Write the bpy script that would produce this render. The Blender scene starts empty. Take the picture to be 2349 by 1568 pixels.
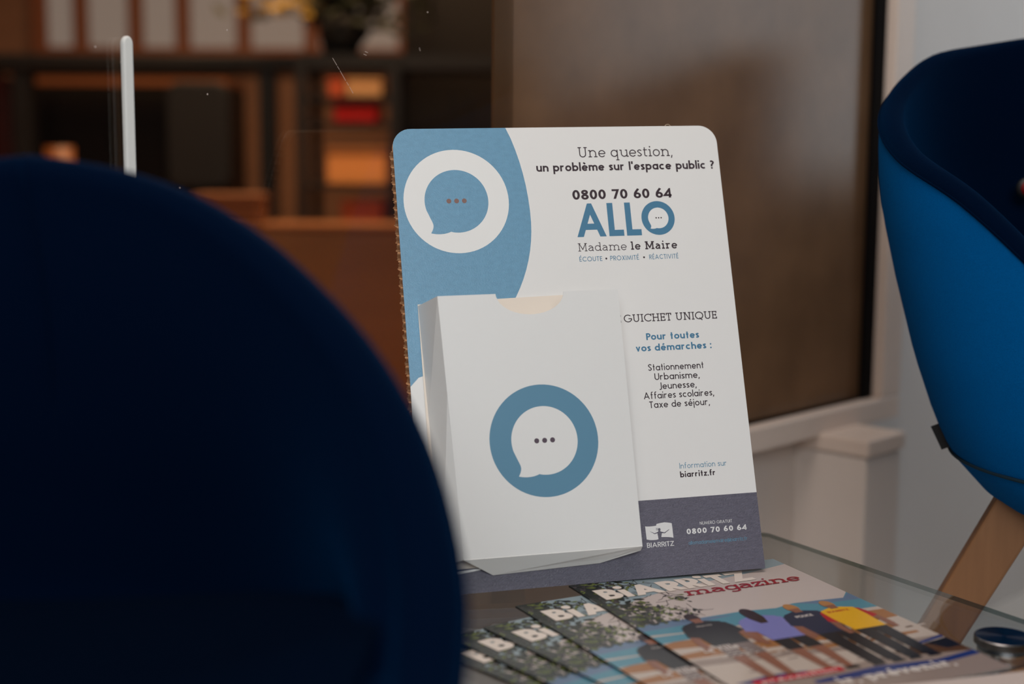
import bpy, bmesh, math, random
from mathutils import Vector, Matrix, Euler
PI = math.pi
rnd = random.Random(7)
sc = bpy.context.scene

# ------------------------------------------------------------------ camera, world, light, exposure
# metres; z = 0 is the top face of the glass table, the floor lies at z = FLOOR; the camera stands at x = y = 0 and looks along +y
W, H, F = 2349.0, 1568.0, 3262.5
PITCH, ROLL, CAM_Z = 0.1324, 0.0067, 0.3782
FLOOR, CEIL = -0.42, 2.15
fw = Vector((0, math.cos(PITCH), -math.sin(PITCH)))
r0 = Vector((1, 0, 0)); u0 = r0.cross(fw)
cr = r0 * math.cos(ROLL) + u0 * math.sin(ROLL)
cu = u0 * math.cos(ROLL) - r0 * math.sin(ROLL)
cam_pos = Vector((0, 0, CAM_Z))
cd = bpy.data.cameras.new('camera'); cam = bpy.data.objects.new('camera', cd)
sc.collection.objects.link(cam)
cam.matrix_world = Matrix(((cr.x, cu.x, -fw.x, 0), (cr.y, cu.y, -fw.y, 0), (cr.z, cu.z, -fw.z, CAM_Z), (0, 0, 0, 1)))
cd.sensor_width = 36; cd.lens = F * 36 / W
cd.clip_start = 0.02; cd.clip_end = 60
cd.dof.use_dof = True; cd.dof.focus_distance = 1.275; cd.dof.aperture_fstop = 2.6
sc.camera = cam

wd = bpy.data.worlds.new('world'); sc.world = wd; wd.use_nodes = True
wd.node_tree.nodes['Background'].inputs[0].default_value = (0.5, 0.55, 0.62, 1)
wd.node_tree.nodes['Background'].inputs[1].default_value = 0.05

def area(name, loc, target, size, size_y, power, col):
    l = bpy.data.lights.new(name, 'AREA'); l.shape = 'RECTANGLE'; l.size = size; l.size_y = size_y
    l.energy = power; l.color = col
    o = bpy.data.objects.new(name, l); sc.collection.objects.link(o)
    o.location = loc
    o.rotation_euler = (Vector(target) - Vector(loc)).to_track_quat('-Z', 'Y').to_euler()
    return o
area('daylight_window', (0.1, -1.75, 1.5), (0.1, 1.2, 0.15), 1.5, 1.1, 46, (0.94, 0.975, 1.0))
area('back_room_lamp', (-0.6, 4.2, 2.0), (-0.6, 4.4, -0.4), 1.6, 1.0, 82, (1.0, 0.66, 0.40))
area('overhead_fill', (0.0, 0.78, 2.08), (0.1, 1.1, 0.0), .8, .6, 15, (1.0, .88, .80))  # added overhead fill for the wall and chair rims, not a known lamp

sc.view_settings.view_transform = 'Standard'; sc.view_settings.look = 'None'
sc.view_settings.gamma = 1; sc.view_settings.use_curve_mapping = False
sc.view_settings.exposure = 0.0

# ------------------------------------------------------------------ helpers
def ray(px, py): return fw + cr * ((px - W / 2) / F) - cu * ((py - H / 2) / F)
def at(px, py, d): return cam_pos + ray(px, py) * d            # a point of the place seen at that pixel, d metres deep
def on_plane(px, py, o, n):
    d = ray(px, py); return cam_pos + d * ((Vector(o) - cam_pos).dot(n) / d.dot(n))
def srgb(r, g, b):
    f = lambda c: (c / 255 / 12.92) if c <= 10 else ((c / 255 + .055) / 1.055) ** 2.4
    return (f(r), f(g), f(b), 1)

MATS = {}
def mat(name, col, rough=.6, spec=.5, metal=0, noise=0, nscale=40, bump=0, bscale=200, sheen=0, stretch=None, emit=0, dark=None, coat=0, subsurf=0):
    if name in MATS: return MATS[name]
    m = bpy.data.materials.new(name); m.use_nodes = True
    nt = m.node_tree; b = nt.nodes['Principled BSDF']
    b.inputs['Base Color'].default_value = col; b.inputs['Roughness'].default_value = rough
    b.inputs['Specular IOR Level'].default_value = spec; b.inputs['Metallic'].default_value = metal
    if sheen:
        b.inputs['Sheen Weight'].default_value = sheen; b.inputs['Sheen Roughness'].default_value = .4
        b.inputs['Sheen Tint'].default_value = (.0, .16, .5, 1)
    if coat:
        b.inputs['Coat Weight'].default_value = coat; b.inputs['Coat Roughness'].default_value = .08
    if emit:
        b.inputs['Emission Color'].default_value = col; b.inputs['Emission Strength'].default_value = emit
    tc = nt.nodes.new('ShaderNodeTexCoord'); mp = nt.nodes.new('ShaderNodeMapping')
    nt.links.new(tc.outputs['Object'], mp.inputs[0])
    if stretch: mp.inputs['Scale'].default_value = stretch
    if noise:
        n = nt.nodes.new('ShaderNodeTexNoise'); n.inputs['Scale'].default_value = nscale; n.inputs['Detail'].default_value = 5
        nt.links.new(mp.outputs[0], n.inputs[0])
        mx = nt.nodes.new('ShaderNodeMix'); mx.data_type = 'RGBA'
        d = dark if dark else tuple(c * (1 - noise) for c in col[:3]) + (1,)
        mx.inputs[6].default_value = d
        mx.inputs[7].default_value = col if dark else tuple(min(1, c * (1 + noise)) for c in col[:3]) + (1,)
        nt.links.new(n.outputs['Fac'], mx.inputs[0]); nt.links.new(mx.outputs[2], b.inputs['Base Color'])
    if bump:
        n2 = nt.nodes.new('ShaderNodeTexNoise'); n2.inputs['Scale'].default_value = bscale; n2.inputs['Detail'].default_value = 3
        nt.links.new(mp.outputs[0], n2.inputs[0])
        bp = nt.nodes.new('ShaderNodeBump'); bp.inputs['Strength'].default_value = bump; bp.inputs['Distance'].default_value = .002
        nt.links.new(n2.outputs['Fac'], bp.inputs['Height']); nt.links.new(bp.outputs[0], b.inputs['Normal'])
    MATS[name] = m
    return m

def glass(name, tint, ior=1.5):
    """a thin clear pane: light passes straight through, the surface mirrors by Fresnel"""
    m = bpy.data.materials.new(name); m.use_nodes = True; nt = m.node_tree
    nt.nodes.remove(nt.nodes['Principled BSDF'])
    t = nt.nodes.new('ShaderNodeBsdfTransparent'); t.inputs[0].default_value = tint
    g = nt.nodes.new('ShaderNodeBsdfGlossy'); g.inputs['Roughness'].default_value = 0.0
    f = nt.nodes.new('ShaderNodeFresnel'); ge = nt.nodes.new('ShaderNodeNewGeometry')
    mr = nt.nodes.new('ShaderNodeMapRange'); mr.inputs['To Min'].default_value = ior; mr.inputs['To Max'].default_value = 1 / ior
    nt.links.new(ge.outputs['Backfacing'], mr.inputs['Value']); nt.links.new(mr.outputs[0], f.inputs[0])
    mx = nt.nodes.new('ShaderNodeMixShader')
    nt.links.new(f.outputs[0], mx.inputs[0]); nt.links.new(t.outputs[0], mx.inputs[1]); nt.links.new(g.outputs[0], mx.inputs[2])
    nt.links.new(mx.outputs[0], nt.nodes['Material Output'].inputs[0])
    MATS[name] = m
    return m

class MB:
    """collects vertices and faces of ONE mesh object, each face with a material slot"""
    def __init__(s): s.v = []; s.f = []; s.mi = []
    def add(s, vs, fs, mi=0):
        o = len(s.v); s.v += [tuple(v) for v in vs]
        for f in fs: s.f.append([i + o for i in f]); s.mi.append(mi)
        return s
    def poly(s, pts, mi=0): return s.add(pts, [list(range(len(pts)))], mi)
    def box(s, a, b, mi=0, M=None):
        x0, y0, z0 = a; x1, y1, z1 = b
        vs = [Vector(p) for p in ((x0, y0, z0), (x1, y0, z0), (x1, y1, z0), (x0, y1, z0), (x0, y0, z1), (x1, y0, z1), (x1, y1, z1), (x0, y1, z1))]
        if M: vs = [M @ v for v in vs]
        return s.add(vs, [(0, 3, 2, 1), (4, 5, 6, 7), (0, 1, 5, 4), (1, 2, 6, 5), (2, 3, 7, 6), (3, 0, 4, 7)], mi)
    def prism(s, pts, z0, z1, mi=0, mside=None):
        n = len(pts)
        vs = [(x, y, z0) for x, y in pts] + [(x, y, z1) for x, y in pts]
        s.add(vs, [list(range(n))[::-1], [n + i for i in range(n)]], mi)
        return s.add(vs, [(i, (i + 1) % n, n + (i + 1) % n, n + i) for i in range(n)], mi if mside is None else mside)
    def tube(s, pts, rad, n=10, mi=0, cap=True):
        pts = [Vector(p) for p in pts]; m = len(pts); rad = rad if isinstance(rad, (list, tuple)) else [rad] * m
        vs = []; up = None
        for i, p in enumerate(pts):
            t = (pts[min(i + 1, m - 1)] - pts[max(i - 1, 0)]).normalized()
            if up is None: up = t.orthogonal().normalized()
            up = (up - t * up.dot(t)).normalized(); sd = t.cross(up)
            vs += [p + (up * math.cos(2 * PI * k / n) + sd * math.sin(2 * PI * k / n)) * rad[i] for k in range(n)]
        fs = [(i * n + k, i * n + (k + 1) % n, (i + 1) * n + (k + 1) % n, (i + 1) * n + k) for i in range(m - 1) for k in range(n)]
        if cap: fs += [list(range(n))[::-1], [(m - 1) * n + k for k in range(n)]]
        return s.add(vs, fs, mi)
    def lathe(s, prof, n=48, mi=0, c=(0, 0, 0)):
        vs = []; m = len(prof)
        for r, z in prof: vs += [(c[0] + r * math.cos(2 * PI * k / n), c[1] + r * math.sin(2 * PI * k / n), c[2] + z) for k in range(n)]
        fs = [(i * n + k, i * n + (k + 1) % n, (i + 1) * n + (k + 1) % n, (i + 1) * n + k) for i in range(m - 1) for k in range(n)]
        return s.add(vs, fs, mi)
    def stroke(s, pts, w, z=0, closed=False, mi=0, tf=None, clip=None):
        """a flat pen stroke of width w along a polyline"""
        P = [Vector((p[0], p[1])) for p in pts]
        P = [p for i, p in enumerate(P) if i == 0 or (p - P[i - 1]).length > 1e-7]
        if closed and (P[0] - P[-1]).length < 1e-6: P = P[:-1]
        n = len(P); L = []; R_ = []
        for i in range(n):
            a = P[i - 1] if (i > 0 or closed) else None
            b = P[(i + 1) % n] if (i < n - 1 or closed) else None
            d1 = (P[i] - a).normalized() if a is not None else None
            d2 = (b - P[i]).normalized() if b is not None else None
            d1 = d1 or d2; d2 = d2 or d1
            t = (d1 + d2)
            t = t.normalized() if t.length > 1e-6 else d1
            nn = Vector((-t.y, t.x)); k = max(.35, nn.dot(Vector((-d1.y, d1.x))))
            L.append(P[i] + nn * (w / 2 / k)); R_.append(P[i] - nn * (w / 2 / k))
        if clip:                                                     # cut the pen stroke off level at the line
            for i in range(n if closed else n - 1):
                j = (i + 1) % n; q = [R_[i], R_[j], L[j], L[i]]
                for lim, sg in ((clip[0], 1), (clip[1], -1)):
                    out = []
                    for a, b in zip(q, q[1:] + q[:1]):
                        da, db = (a.y - lim) * sg, (b.y - lim) * sg
                        if da >= 0: out.append(a)
                        if da * db < 0: out.append(a + (b - a) * (da / (da - db)))
                    q = out
                    if len(q) < 3: break
                if len(q) >= 3: s.poly([tf(v.x, v.y) if tf else (v.x, v.y, z) for v in q], mi)
            return s
        vs = []
        for l, r in zip(L, R_): vs += [l, r]
        vs = [tf(v.x, v.y) if tf else (v.x, v.y, z) for v in vs]
        fs = []
        for i in range(n if closed else n - 1):
            j = (i + 1) % n; fs.append((2 * i + 1, 2 * j + 1, 2 * j, 2 * i))
        return s.add(vs, fs, mi)
    def build(s, name, mats, parent=None, smooth=False, bevel=0, seg=2, fix=False):
        me = bpy.data.meshes.new(name); me.from_pydata(s.v, [], s.f)
        for m in (mats if isinstance(mats, (list, tuple)) else [mats]): me.materials.append(m)
        for p, i in zip(me.polygons, s.mi): p.material_index = i; p.use_smooth = smooth
        if fix:
            bm = bmesh.new(); bm.from_mesh(me); bmesh.ops.remove_doubles(bm, verts=bm.verts, dist=1e-5)
            bmesh.ops.recalc_face_normals(bm, faces=bm.faces); bm.to_mesh(me); bm.free()
        me.update()
        o = bpy.data.objects.new(name, me); sc.collection.objects.link(o)
        if parent: o.parent = parent
        if bevel:
            b = o.modifiers.new('bevel', 'BEVEL'); b.width = bevel; b.segments = seg; b.limit_method = 'ANGLE'
        return o

def empty(name, label, cat, M, group=None):
    o = bpy.data.objects.new(name, None); sc.collection.objects.link(o); o.empty_display_size = .05
    o.matrix_world = M if isinstance(M, Matrix) else Matrix.Translation(M)
    o['label'] = label; o['category'] = cat
    if group: o['group'] = group
    return o
def tag(o, label, cat, group=None):
    o['label'] = label; o['category'] = cat
    if group: o['group'] = group
    return o
def lab(o, label): o['label'] = label; return o
def struct(o): o['kind'] = 'structure'; return o
def basis(x, y, z, o):
    return Matrix(((x[0], y[0], z[0], o[0]), (x[1], y[1], z[1], o[1]), (x[2], y[2], z[2], o[2]), (0, 0, 0, 1)))
def arc(cx, cy, rx, ry, a0, a1, n=18):
    return [(cx + rx * math.cos(math.radians(a0 + (a1 - a0) * i / n)), cy + ry * math.sin(math.radians(a0 + (a1 - a0) * i / n))) for i in range(n + 1)]
def spline(P, n=6):
    out = []
    for i in range(len(P) - 1):
        p0 = P[max(i - 1, 0)]; p1 = P[i]; p2 = P[i + 1]; p3 = P[min(i + 2, len(P) - 1)]
        for k in range(n):
            t = k / n
            out.append(tuple(.5 * (2 * p1[d] + (p2[d] - p0[d]) * t + (2 * p0[d] - 5 * p1[d] + 4 * p2[d] - p3[d]) * t * t + (3 * p1[d] - p0[d] - 3 * p2[d] + p3[d]) * t ** 3) for d in (0, 1)))
    out.append(tuple(P[-1])); return out

# ------------------------------------------------------------------ pen-stroke lettering (cap height = 1)
def glyph(ch, w, slab, X):
    """strokes [(points, closed)], dots [(x, y, r)], ink width"""
    h = w / 2; S = []; D = []; sf = .13 + h * .6
    def ln(*p): S.append((list(p), False))
    def cl(p): S.append((p, True))
    def foot(x, l=1, r=1): 
        if slab: ln((x - sf * l, h), (x + sf * r, h))
    def head(x, y, l=1, r=0):
        if slab: ln((x - sf * l, y - h), (x + (sf * r if r else h), y - h))
    o0 = sf - h if slab else 0                      # room for serifs on the left
    R = X / 2 - h; bx = R * (.98 if not slab else .95)
    A = max(.19, R * .86)                            # arch half width
    top = 1.04
    if ch == ' ': return S, D, .36 + .3 * w
    if ch in 'oO0':
        if ch == 'o': cl(arc(bx + h, X / 2, bx, R, 0, 360, 32)[:-1]); return S, D, 2 * bx + w
        if ch == 'O': cl(arc(.5, .5, .5 - h + .01, .5 - h + .01, 0, 360, 40)[:-1]); return S, D, 1.01
        cl(arc(.31, .5, .31 - h, .5 - h, 0, 360, 36)[:-1]); return S, D, .62
    if ch in 'bpdqag' and not (slab and ch == 'a'):
        st = h + o0 if ch in 'bp' else 2 * bx + h
        c = (st + bx) if ch in 'bp' else bx + h
        cl(arc(c, X / 2, bx, R, 0, 360, 30)[:-1])
        if ch == 'b': ln((st, 0), (st, top)); head(st, top)
        if ch == 'p': ln((st, -.32), (st, X)); foot2 = -.32; head(st, X)
        if ch == 'd': ln((st, 0), (st, top)); head(st, top); foot(st, 0, 1)
        if ch == 'q':
            ln((st, -.34), (st, X))
            if slab: ln((st - sf, -.34 + h), (st + sf, -.34 + h))
        if ch == 'a': ln((st, 0), (st, X))
        if ch == 'g': S.append(([(st, X), (st, -.08)] + arc(st - bx * .9, -.08, bx * .9, .24 - h, 0, -140, 12)[1:], False))
        return S, D, (st + bx * 2 + h if ch in 'bp' else st + h + (sf * .5 if slab and ch in 'dq' else 0))
    if ch == 'a':                                    # two-storey, slab
        Wd = .56; x = Wd - h
        S.append((spline([(h + .03, X * .80), (Wd * .48, X - h), (x, X * .70), (x, X * .3), (x, h), (x + .1, h)], 6), False))
        S.append((spline([(x, X * .58), (Wd * .45, X * .57), (h, X * .29), (Wd * .42, h), (x, X * .24)], 6), False))
        return S, D, Wd + .09
    if ch == 'c': S.append((arc(bx + h, X / 2, bx, R, 48, 312, 24), False)); return S, D, 1.75 * bx + w
    if ch in 'eé&è':
        S.append((arc(bx + h, X / 2 - .01, bx, R, 0, 322, 28), False)); ln((h, X / 2 - .01), (2 * bx + h, X / 2 - .01))
        if ch == 'é': ln((bx + h - .06, X + .12), (bx + h + .14, X + .30))
        if ch == 'è': ln((bx + h + .08, X + .12), (bx + h - .12, X + .30))
        return S, D, 2 * bx + w
    if ch in 'nhm':
        x = h + o0; ln((x, 0), (x, X if ch != 'h' else top)); head(x, X if ch != 'h' else top); foot(x, 1, 1)
        k = A * (.92 if ch == 'm' else 1)
        for j in range(2 if ch == 'm' else 1):
            S.append(([(x, X * .45)] + arc(x + k, X - h - k * .95, k, k * .95, 180, 0, 14) + [(x + 2 * k, 0)], False))
            x += 2 * k; foot(x, 1, 1)
        return S, D, x + h + o0
    if ch == 'u':
        x = h + (o0 if slab else 0)
        S.append(([(x, X)] + arc(x + A, h + A * .95, A, A * .95, 180, 360, 14) + [(x + 2 * A, X)], False))
        ln((x + 2 * A, X), (x + 2 * A, 0)); head(x, X); head(x + 2 * A, X); foot(x + 2 * A, 0, 1)
        return S, D, x + 2 * A + h + (o0 * .6 if slab else 0)
    if ch == 'r':
        x = h + o0; ln((x, 0), (x, X)); head(x, X); foot(x)
        S.append((arc(x + A * .95, X - h - A * .9, A * .95, A * .9, 180, 62, 10), False)); return S, D, x + A * 1.5 + h * .6
    if ch == 'i': 
        x = h + o0; ln((x, 0), (x, X)); head(x, X); foot(x); D.append((x, X + .24, max(.075, w * .62))); return S, D, x + h + o0
    if ch == 'l':
        x = h + o0; ln((x, 0), (x, top)); head(x, top); foot(x); return S, D, x + h + o0
    if ch == 'j':
        ln((h, X), (h, -.32)); D.append((h, X + .24, max(.075, w * .62))); return S, D, w
    if ch == 't':
        x = .13 + h; bar = X - h
        if slab: S.append(([(x, X + .2), (x, .2)] + arc(x + .15, .15 + h - .03, .15, .15 - .03, 180, 300, 8), False)); ln((x - .13, bar), (x + .24, bar)); return S, D, x + .26
        ln((x, 0), (x, X + .27)); ln((x - .13 - h * .3, bar), (x + .13 + h * .3, bar)); return S, D, 2 * x
    if ch == 'f':
        x = .12 + h; S.append(([(x, 0), (x, .80)] + arc(x + .17, .84, .17, .22 - h, 180, 75, 8), False)); ln((x - .12 - h * .3, X - h), (x + .16 + h * .3, X - h)); return S, D, x + .24
    if ch in 'sS':
        Y = X if ch == 's' else 1.0; Wd = (.40 if ch == 's' else .52) + w * .3
        S.append((spline([(Wd - h * .5, Y * .82), (Wd * .52, Y - h), (h, Y * .75), (Wd * .5, Y * .515), (Wd - h, Y * .26), (Wd * .46, h), (h * .5, Y * .19)], 7), False))
        return S, D, Wd
    if ch in 'vV':
        Y = X if ch == 'v' else 1; Wd = .62 if ch == 'v' else .84
        S.append(([(h * 1.1, Y), (Wd / 2, h * .8), (Wd - h * 1.1, Y)], False))
        if slab: ln((0 - .03, Y - h), (.28, Y - h)); ln((Wd - .25, Y - h), (Wd + .03, Y - h))
        return S, D, Wd
    if ch == 'x':
        Wd = .56; ln((h, 0), (Wd - h, X)); ln((h, X), (Wd - h, 0)); return S, D, Wd
    if ch in 'zZ':
        Y = X if ch == 'z' else 1; Wd = .5 if ch == 'z' else .66
        S.append(([(0.02, Y - h), (Wd - h, Y - h), (h, h), (Wd - .0, h)], False))
        if slab: ln((h, Y), (h, Y - .24)); ln((Wd - h, 0), (Wd - h, .24))
        return S, D, Wd
    if ch == 'A':
        Wd = .86 + w * .3; S.append(([(h * 1.1, 0), (Wd / 2, 1 - h * .9), (Wd - h * 1.1, 0)], False)); ln((Wd * .2, .30), (Wd * .8, .30)); return S, D, Wd
    if ch in 'EÉ':
        x = h + o0 * .6; ln((x, 0), (x, 1)); Wd = .50 + o0
        for y, k in ((h, 1), (.5, .88), (1 - h, .98)): ln((x, y), (Wd * k, y))
        if slab: ln((0, h), (x, h)); ln((0, 1 - h), (x, 1 - h)); ln((Wd - h, 0), (Wd - h, .26)); ln((Wd * .98 - h, 1), (Wd * .98 - h, .74)); ln((Wd * .86 - h, .36), (Wd * .86 - h, .64))
        if ch == 'É': ln((Wd * .45, 1.10), (Wd * .45 + .18, 1.30))
        return S, D, Wd
    if ch == 'L':
        x = h + o0 * .6; ln((x, 0), (x, 1)); ln((x, h), (.47 + o0, h))
        if slab: ln((0, h), (x, h)); ln((0, 1 - h), (2 * x, 1 - h)); ln((.47 + o0 - h, 0), (.47 + o0 - h, .28))
        return S, D, .47 + o0
    if ch == 'T':
        Wd = .56 + o0; ln((0, 1 - h), (Wd, 1 - h)); ln((Wd / 2, 0), (Wd / 2, 1)); foot(Wd / 2)
        if slab: ln((h, 1), (h, .72)); ln((Wd - h, 1), (Wd - h, .72))
        return S, D, Wd
    if ch in 'IHNMU':
        x = h + o0
        def st(q, f=True, t=True):
            ln((q, 0), (q, 1))
            if f: foot(q)
            if t and slab: ln((q - sf, 1 - h), (q + sf, 1 - h))
        if ch == 'I': st(x); return S, D, 2 * x
        if ch == 'H': st(x); st(x + .56); ln((x, .5), (x + .56, .5)); return S, D, .56 + 2 * x
        if ch == 'N':
            st(x); st(x + .58, False); S.append(([(x, 1 - h * .3), (x + .58, h * .3)], False)); return S, D, .58 + 2 * x
        if ch == 'M':
            if slab: st(x); st(x + .74); S.append(([(x, 1 - h), (x + .37, .22), (x + .74, 1 - h)], False)); return S, D, .74 + 2 * x
            S.append(([(h, 0), (.17, 1 - h), (.48, .12), (.79, 1 - h), (.96 - h, 0)], False)); return S, D, .96
        if ch == 'U':
            k = .27; S.append(([(x, 1), (x, h + k)] + arc(x + k, h + k, k, k, 180, 360, 14)[1:] + [(x + 2 * k, 1)], False))
            if slab:
                for q in (x, x + 2 * k): ln((q - sf, 1 - h), (q + sf, 1 - h))
            return S, D, 2 * k + 2 * x
    if ch in 'CGQ':
        c = .5
        if ch == 'Q': cl(arc(c, .5, c - h, .5 - h, 0, 360, 36)[:-1]); ln((.52, .22), (.84, -.1)); return S, D, 1
        S.append((arc(c, .5, c - h, .5 - h, 45, 315 if ch == 'C' else 338, 28), False))
        if ch == 'G': S.append(([(.55, .46), (.97 - h, .46), (.97 - h, .28)], False)); return S, D, .96
        if slab: ln((.84, 1), (.84, .7))
        return S, D, .86
    if ch in 'BPR':
        x = h; ln((x, 0), (x, 1)); k = .26
        if ch == 'B':
            S.append(([(x, 1 - h), (.28, 1 - h)] + arc(.28, .76 - h / 2, .23 - h * .3, .24 - h / 2, 90, -90, 12) + [(x, .52)], False))
            S.append(([(x, .52), (.32, .52)] + arc(.32, .26 + h / 2, .25 - h * .3, .26 - h / 2, 90, -90, 12) + [(x, h)], False)); return S, D, .60
        S.append(([(x, 1 - h), (.28, 1 - h)] + arc(.28, .735 - h / 2 + .01, k - h * .3, .265 - h / 2, 90, -90, 12) + [(x, .47)], False))
        if ch == 'R': ln((.27, .47), (.56 - h * .4, 0)); return S, D, .58
        return S, D, .54
    if ch == 'X': ln((h, 0), (.66 - h, 1)); ln((h, 1), (.66 - h, 0)); return S, D, .66
    if ch == 'J': S.append(([(.30, 1), (.30, .1)] + arc(.12, .12, .18, .16, 0, -120, 8)[1:], False)); return S, D, .30 + h
    if ch == '8':
        cl(arc(.31, .745, .235 - h * .5, .255 - h, 0, 360, 26)[:-1]); cl(arc(.31, .27, .31 - h, .27 - h + .015, 0, 360, 28)[:-1]); return S, D, .62
    if ch == '7': S.append(([(0, 1 - h), (.56 - h * .6, 1 - h), (.2, 0)], False)); return S, D, .58
    if ch == '6':
        cl(arc(.31, .31, .31 - h, .31 - h, 0, 360, 28)[:-1]); S.append((spline([(h * 1.1, .36), (.16, .60), (.43, 1.0)], 6), False)); return S, D, .62
    if ch == '4': S.append(([(.48, 0), (.48, 1 - h), (h * .6, .24 + h * .2), (.64, .24 + h * .2)], False)); return S, D, .64
    if ch == '?':
        S.append((spline([(h, .80), (.18, 1 - h), (.38, .78), (.30, .58), (.19, .46), (.19, .26)], 6), False)); D.append((.19, .08, max(.08, w * .6))); return S, D, .42
    if ch == '.': D.append((.08, .07, max(.075, w * .6))); return S, D, .16
    if ch == ':': D += [(.09, .09, max(.08, w * .6)), (.09, X - .1, max(.08, w * .6))]; return S, D, .18
    if ch == ',': ln((.10, .10), (.02, -.18)); return S, D, .14
    if ch == "'": ln((h, 1.04), (h, .72)); return S, D, w
    if ch == '•': D.append((.1, .45, .09)); return S, D, .2
    if ch == '@':
        S.append((arc(.5, .36, .48, .5, -60, 270, 30), False)); cl(arc(.47, .36, .2, .22, 0, 360, 20)[:-1]); S.append(([(.68, .58), (.68, .2), (.8, .15), (.95, .3)], False)); return S, D, 1.0
    raise ValueError(ch)

def text_on(mb, string, x0, x1, base, cap, w, slab=False, X=.66, z=0, mi=0, gap=.10, slant=0, tf=None, mids=None):
    """sets a line of lettering between x0 and x1; x1 None keeps natural width"""
    runs = []; cur = 0
    for i, ch in enumerate(string):
        ww = mids[i] if mids else w
        S, D, wd = glyph(ch, ww, slab, X)
        runs.append((cur, S, D, ww, ch)); cur += wd + (gap if ch != ' ' else 0)
    cur -= gap
    sx = (x1 - x0) / cur if x1 is not None else cap
    def P(x, y): return (x0 + x * sx + y * cap * slant, base + y * cap)
    zk = [z]
    for off, S, D, ww, ch in runs:
        lim = None
        if ch in 'AVvXxNM47RZz':
            lim = (0, X if ch in 'vxz' else 1)
            E_ = []
            for pts, closed in S:                                    # run the pen past the line, the clip trims it
                p = [Vector(q) for q in pts]
                if len(p) > 1 and (p[-1] - p[-2]).length > 0 and abs((p[-1] - p[-2]).x) > .02 and abs((p[-1] - p[-2]).y) > .02 and (p[-1].y < .02 or p[-1].y > lim[1] - .02): p[-1] = p[-1] + (p[-1] - p[-2]).normalized() * ww * .7
                if abs((p[0] - p[1]).x) > .02 and abs((p[0] - p[1]).y) > .02 and (p[0].y < .02 or p[0].y > lim[1] - .02): p[0] = p[0] + (p[0] - p[1]).normalized() * ww * .7
                E_.append(([(q.x, q.y) for q in p], closed))
            S = E_
        for pts, closed in S:
            zk[0] += 1.5e-6
            # widen in glyph space so that the pen follows the horizontal scale
            mb.stroke([(off + p[0], p[1]) for p in pts], ww, closed=closed, mi=mi, clip=lim, tf=lambda x, y: (tf(*P(x, y)) if tf else P(x, y) + (zk[0],)))
        for dx, dy, r in D:
            q = [P(off + dx + r * math.cos(2 * PI * k / 14) * cap / sx, dy + r * math.sin(2 * PI * k / 14)) for k in range(14)]
            mb.poly([tf(*a) if tf else a + (z,) for a in q], mi)
    return mb

def ellipse(cx, cy, rx, ry, n=48): return [(cx + rx * math.cos(2 * PI * k / n), cy + ry * math.sin(2 * PI * k / n)) for k in range(n)]
def flat(mb, pts, z, mi=0): return mb.poly([(x, y, z) for x, y in pts], mi)
def ring(mb, cx, cy, ro, ri, z, n=72, mi=0):
    a = ellipse(cx, cy, ro, ro, n); b = ellipse(cx, cy, ri, ri, n)
    return mb.add([(x, y, z) for x, y in a + b], [(i, (i + 1) % n, n + (i + 1) % n, n + i) for i in range(n)], mi)
def bubble(cx, cy, r):
    """outline of the speech bubble: a round balloon with a little tail at the lower left"""
    pts = [(math.cos(math.radians(a)), math.sin(math.radians(a))) for a in range(-100, 197, 4)]
    tail = spline([(-.955, -.29), (-.86, -.52), (-.785, -.72), (-.80, -.86), (-.87, -1.0)], 5) + spline([(-.87, -1.0), (-.70, -1.03), (-.50, -1.03), (-.34, -1.0), (-.25, -.965)], 4)[1:]
    return [(cx + x * r, cy + y * r) for x, y in pts + tail]

# ------------------------------------------------------------------ materials
M_white = mat('white_card', (.80, .80, .785, 1), .42, .35)
M_paper = mat('white_paper_face', (.78, .775, .76, 1), .38, .4)
M_kraft = mat('kraft_cardboard', srgb(176, 132, 96), .85, .2, noise=.25, nscale=120)
M_blue = mat('printed_blue', srgb(104, 152, 182), .34, .5, noise=.13, nscale=160, bump=.12, bscale=700, stretch=(1, 1.6, 1))
M_blue2 = mat('printed_logo_blue', srgb(94, 141, 168), .45, .4)
M_bluetext = mat('printed_blue_ink', srgb(72, 124, 156), .45, .4)
M_ink = mat('printed_dark_ink', srgb(52, 36, 44), .5, .4)
M_brownink = mat('printed_brown_ink', srgb(128, 98, 92), .5, .4)
M_grey = mat('printed_slate_band', srgb(96, 94, 108), .36, .5, noise=.34, nscale=170, bump=.3, bscale=500, stretch=(1, 3, 1))
M_wall = mat('white_wall_paint', srgb(214, 200, 190), .65, .3, noise=.04, nscale=8)
M_frame = mat('cream_frame_paint', srgb(216, 196, 182), .5, .4, noise=.05, nscale=15)
M_gasket = mat('black_gasket', (.004, .003, .003, 1), .7, .08)
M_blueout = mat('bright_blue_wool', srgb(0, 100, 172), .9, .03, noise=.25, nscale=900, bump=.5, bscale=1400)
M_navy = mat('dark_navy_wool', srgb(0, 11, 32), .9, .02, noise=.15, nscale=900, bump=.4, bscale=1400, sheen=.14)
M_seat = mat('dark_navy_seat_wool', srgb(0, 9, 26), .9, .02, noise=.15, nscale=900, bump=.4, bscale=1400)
M_wood = mat('pale_oak', srgb(140, 98, 66), .5, .35, noise=.22, nscale=9, stretch=(14, 14, 1))
M_wood2 = mat('warm_oak', srgb(170, 118, 74), .5, .35, noise=.2, nscale=9, stretch=(1, 14, 14))
M_steel = mat('brushed_steel', (.55, .55, .55, 1), .22, .5, metal=1)
M_brushed = mat('radially_brushed_steel', (.20, .20, .205, 1), .24, .5, metal=1)
_b = M_brushed.node_tree.nodes['Principled BSDF']; _b.inputs['Anisotropic'].default_value = .9
_t = M_brushed.node_tree.nodes.new('ShaderNodeTangent'); _t.direction_type = 'RADIAL'; _t.axis = 'Z'
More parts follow.
